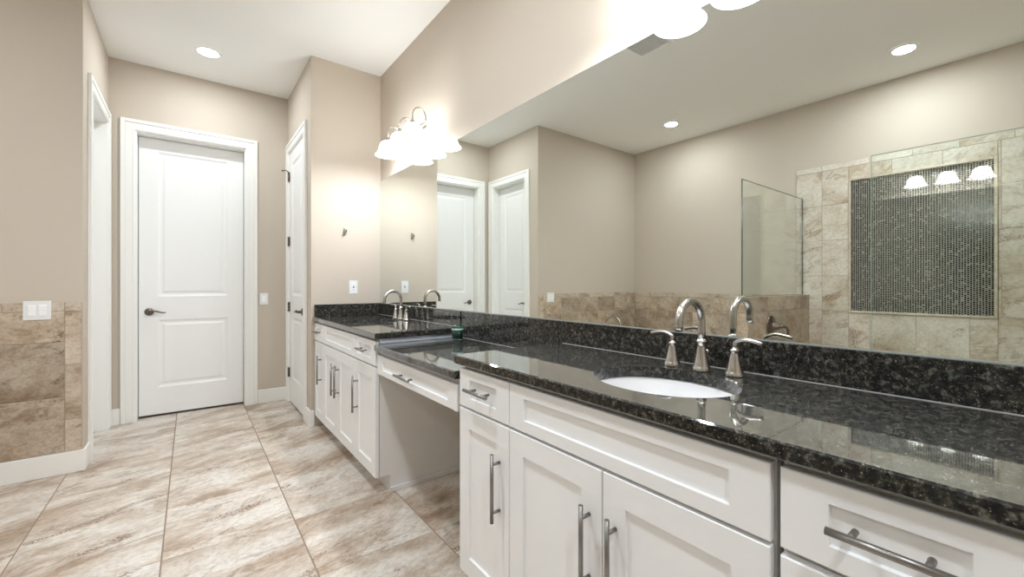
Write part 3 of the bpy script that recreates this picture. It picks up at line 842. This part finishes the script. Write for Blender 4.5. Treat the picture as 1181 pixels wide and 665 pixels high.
vanity_light(2.973, 'three-shade nickel vanity light above the far sink')
vanity_light(.665, 'three-shade nickel vanity light above the near sink, cut by the photo top')

# ------------------------------------------------------------------ recessed ceiling lights, vent
def can(x, y, label, power=1.0, group='recessed ceiling lights'):
    r = thing('recessed_light', (x, y, H), label, 'ceiling light', group)
    mb = MB(); mb.lathe((x, y, H), [(.092, -.0005), (.092, -.005), (.078, -.009), (.070, -.006), (.070, -.0005)], 40, cap=False)
    mb.build('trim_ring', M['canring'], r)
    mb = MB(); mb.lathe((x, y, H), [(.001, -.006), (.070, -.006), (.070, -.003), (.001, -.003)], 40, cap=False)
    mb.build('lens', M['can'], r)
    L_ = bpy.data.lights.new('can_light', 'AREA'); L_.shape = 'DISK'; L_.size = .13; L_.energy = CAN_POWER * power; L_.color = (.86, .94, 1)
    lo = bpy.data.objects.new('can_light', L_); lo.location = (0, 0, -.012); lo.parent = r; C.objects.link(lo)
    return r
can(-1.264, 4.222, 'recessed ceiling light in front of the far door', .4)
can(-3.142, 2.776, 'recessed ceiling light over the tub, seen in the mirror', .5)
can(-3.195, .751, 'recessed ceiling light over the shower, seen in the mirror at right', .6)
can(-1.25, 1.55, 'recessed ceiling light above the middle of the floor, out of the frame')
can(-1.35, -.75, 'added fill light built as a recessed can, unseen behind the viewpoint')  # unseen can added to brighten the near floor and cabinet fronts
mb = MB()
vx, vy = -1.45, 1.97
v = thing('ceiling_vent', (vx, vy, H), 'white slatted ceiling vent cut by the mirror top edge', 'vent')
a, b = .17, .15
for q in ((-a, a, -b, -b + .02), (-a, a, b - .02, b), (-a, -a + .02, -b + .02, b - .02), (a - .02, a, -b + .02, b - .02)):
    mb.box(vx + q[0], vx + q[1], vy + q[2], vy + q[3], H - .008, H - .0005, .002)
mb.build('frame', M['canring'], v)
mb = MB()
for k in range(14):
    yy = vy - b + .030 + k * .0185
    mb.quad((vx - a + .02, yy - .006, H - .007), (vx + a - .02, yy - .006, H - .007), (vx + a - .02, yy + .006, H - .002), (vx - a + .02, yy + .006, H - .002))
    mb.quad((vx - a + .02, yy - .006, H - .0062), (vx + a - .02, yy - .006, H - .0062), (vx + a - .02, yy + .006, H - .0012), (vx - a + .02, yy + .006, H - .0012))
mb.build('slats', M['canring'], v)
mb = MB(); mb.box(vx - a + .02, vx + a - .02, vy - b + .02, vy + b - .02, H - .001, H - .0004); mb.build('duct_opening', M['duct'], v)

# ------------------------------------------------------------------ switches, outlets, hook
def plate(mp, org, w2, h2, label, kind, cat):
    r = thing(cat.replace('light switch', 'light_switch').replace('outlet', 'wall_outlet'), org, label, cat)
    mb = MB()
    def bx(m, a0, a1, b0, b1, c0, c1, bev):
        p, q = mp(a0, b0, c0), mp(a1, b1, c1); m.box(p[0], q[0], p[1], q[1], p[2], q[2], bev)
    bx(mb, -w2, w2, -h2, h2, .0005, .006, .002); mb.build('cover', M['cover'], r)
    if kind == 'double':
        for s in (-.023, .023):
            mb = MB(); bx(mb, s - .0165, s + .0165, -.033, .033, .006, .0085, .001)
            p = [mp(s - .014, -.030, .0086), mp(s + .014, -.030, .0086), mp(s + .014, .030, .0125), mp(s - .014, .030, .0125)]
            bx(mb, s - .014, s + .014, 0, .030, .0085, .0115, .001); bx(mb, s - .014, s + .014, -.030, 0, .0085, .0095, .0005)
            mb.build('rocker', M['plate'], r)
    elif kind == 'single':
        mb = MB(); bx(mb, -.0165, .0165, -.033, .033, .006, .0085, .001); bx(mb, -.014, .014, -.030, .0, .0085, .0115, .001); bx(mb, -.014, .014, 0, .030, .0085, .0095, .0005); mb.build('rocker', M['plate'], r)
    else:
        for s in (-.021, .021):
            mb = MB(); bx(mb, -.0165, .0165, s - .017, s + .017, .006, .0075, .001); o = mb.build('socket', M['plate'], r)
            mb = MB(); bx(mb, -.008, -.0055, s - .004, s + .007, .0075, .0079, 0); bx(mb, .0055, .008, s - .004, s + .007, .0075, .0079, 0); bx(mb, -.0025, .0025, s - .012, s - .007, .0075, .0079, 0)
            mb.build('slots', M['slot'], o)
        mb = MB(); bx(mb, -.006, .006, -.006, .006, .006, .012, .001); mb.build('button', M['slot'], r)
    return r
cx, cz = -2.113, 1.022
plate(lambda a, b, c: (cx + a, YT - .010 - c, cz + b), (cx, YT - .010, cz), .058, .058, 'white double rocker switch plate on the tile wainscot', 'double', 'light switch')
cx2, cz2 = -.798, 1.035
plate(lambda a, b, c: (cx2 + a, YF - c, cz2 + b), (cx2, YF, cz2), .036, .058, 'white single switch plate right of the far door', 'single', 'light switch')
cx3, cz3 = -.243, 1.155
plate(lambda a, b, c: (cx3 + a, YR - c, cz3 + b), (cx3, YR, cz3), .036, .058, 'white outlet plate on the return wall above the far counter', 'outlet', 'outlet')
hk = thing('robe_hook', (-.317, YR, 1.625), 'small brushed nickel hook on the return wall', 'hook')
mb = MB(); mb.box(-.328, -.306, YR - .006, YR - .0005, 1.61, 1.672, .0025); mb.build('back_plate', M['nickel'], hk)
mb = MB(); mb.tube([(-.317, YR - .005, 1.632), (-.317, YR - .022, 1.624), (-.317, YR - .036, 1.630), (-.317, YR - .042, 1.648), (-.317, YR - .041, 1.664)], [.008, .008, .009, .010, .008], 12); mb.build('prong', M['nickel'], hk)

# ------------------------------------------------------------------ candle jar on the lower counter
jx, jy = -.118, 2.17
j = thing('candle_jar', (jx, jy, MZT), 'small dark green candle in a clear glass jar on the lower counter', 'candle')
mb = MB(); mb.lathe((jx, jy, MZT), [(.002, 0), (.031, 0), (.034, .003), (.035, .02), (.035, .092), (.0335, .094), (.032, .092), (.0318, .014), (.028, .010), (.002, .009)], 32, cap=False); mb.build('glass', M['jarglass'], j)
mb = MB(); mb.lathe((jx, jy, MZT), [(.002, .0145), (.031, .0145), (.0312, .066), (.002, .066)], 32, cap=False); mb.build('wax', M['wax'], j)
mb = MB(); mb.lathe((jx, jy, MZT), [(.0352, .066), (.0356, .067), (.0356, .072), (.0352, .073)], 32, cap=False); o = mb.build('fill_line', M['jarlabel'], j); o['label'] = 'pale ring above the wax'
mb = MB(); mb.tube([(jx, jy, MZT + .065), (jx + .001, jy, MZT + .078)], .0012, 6); mb.build('wick', M['slot'], j)
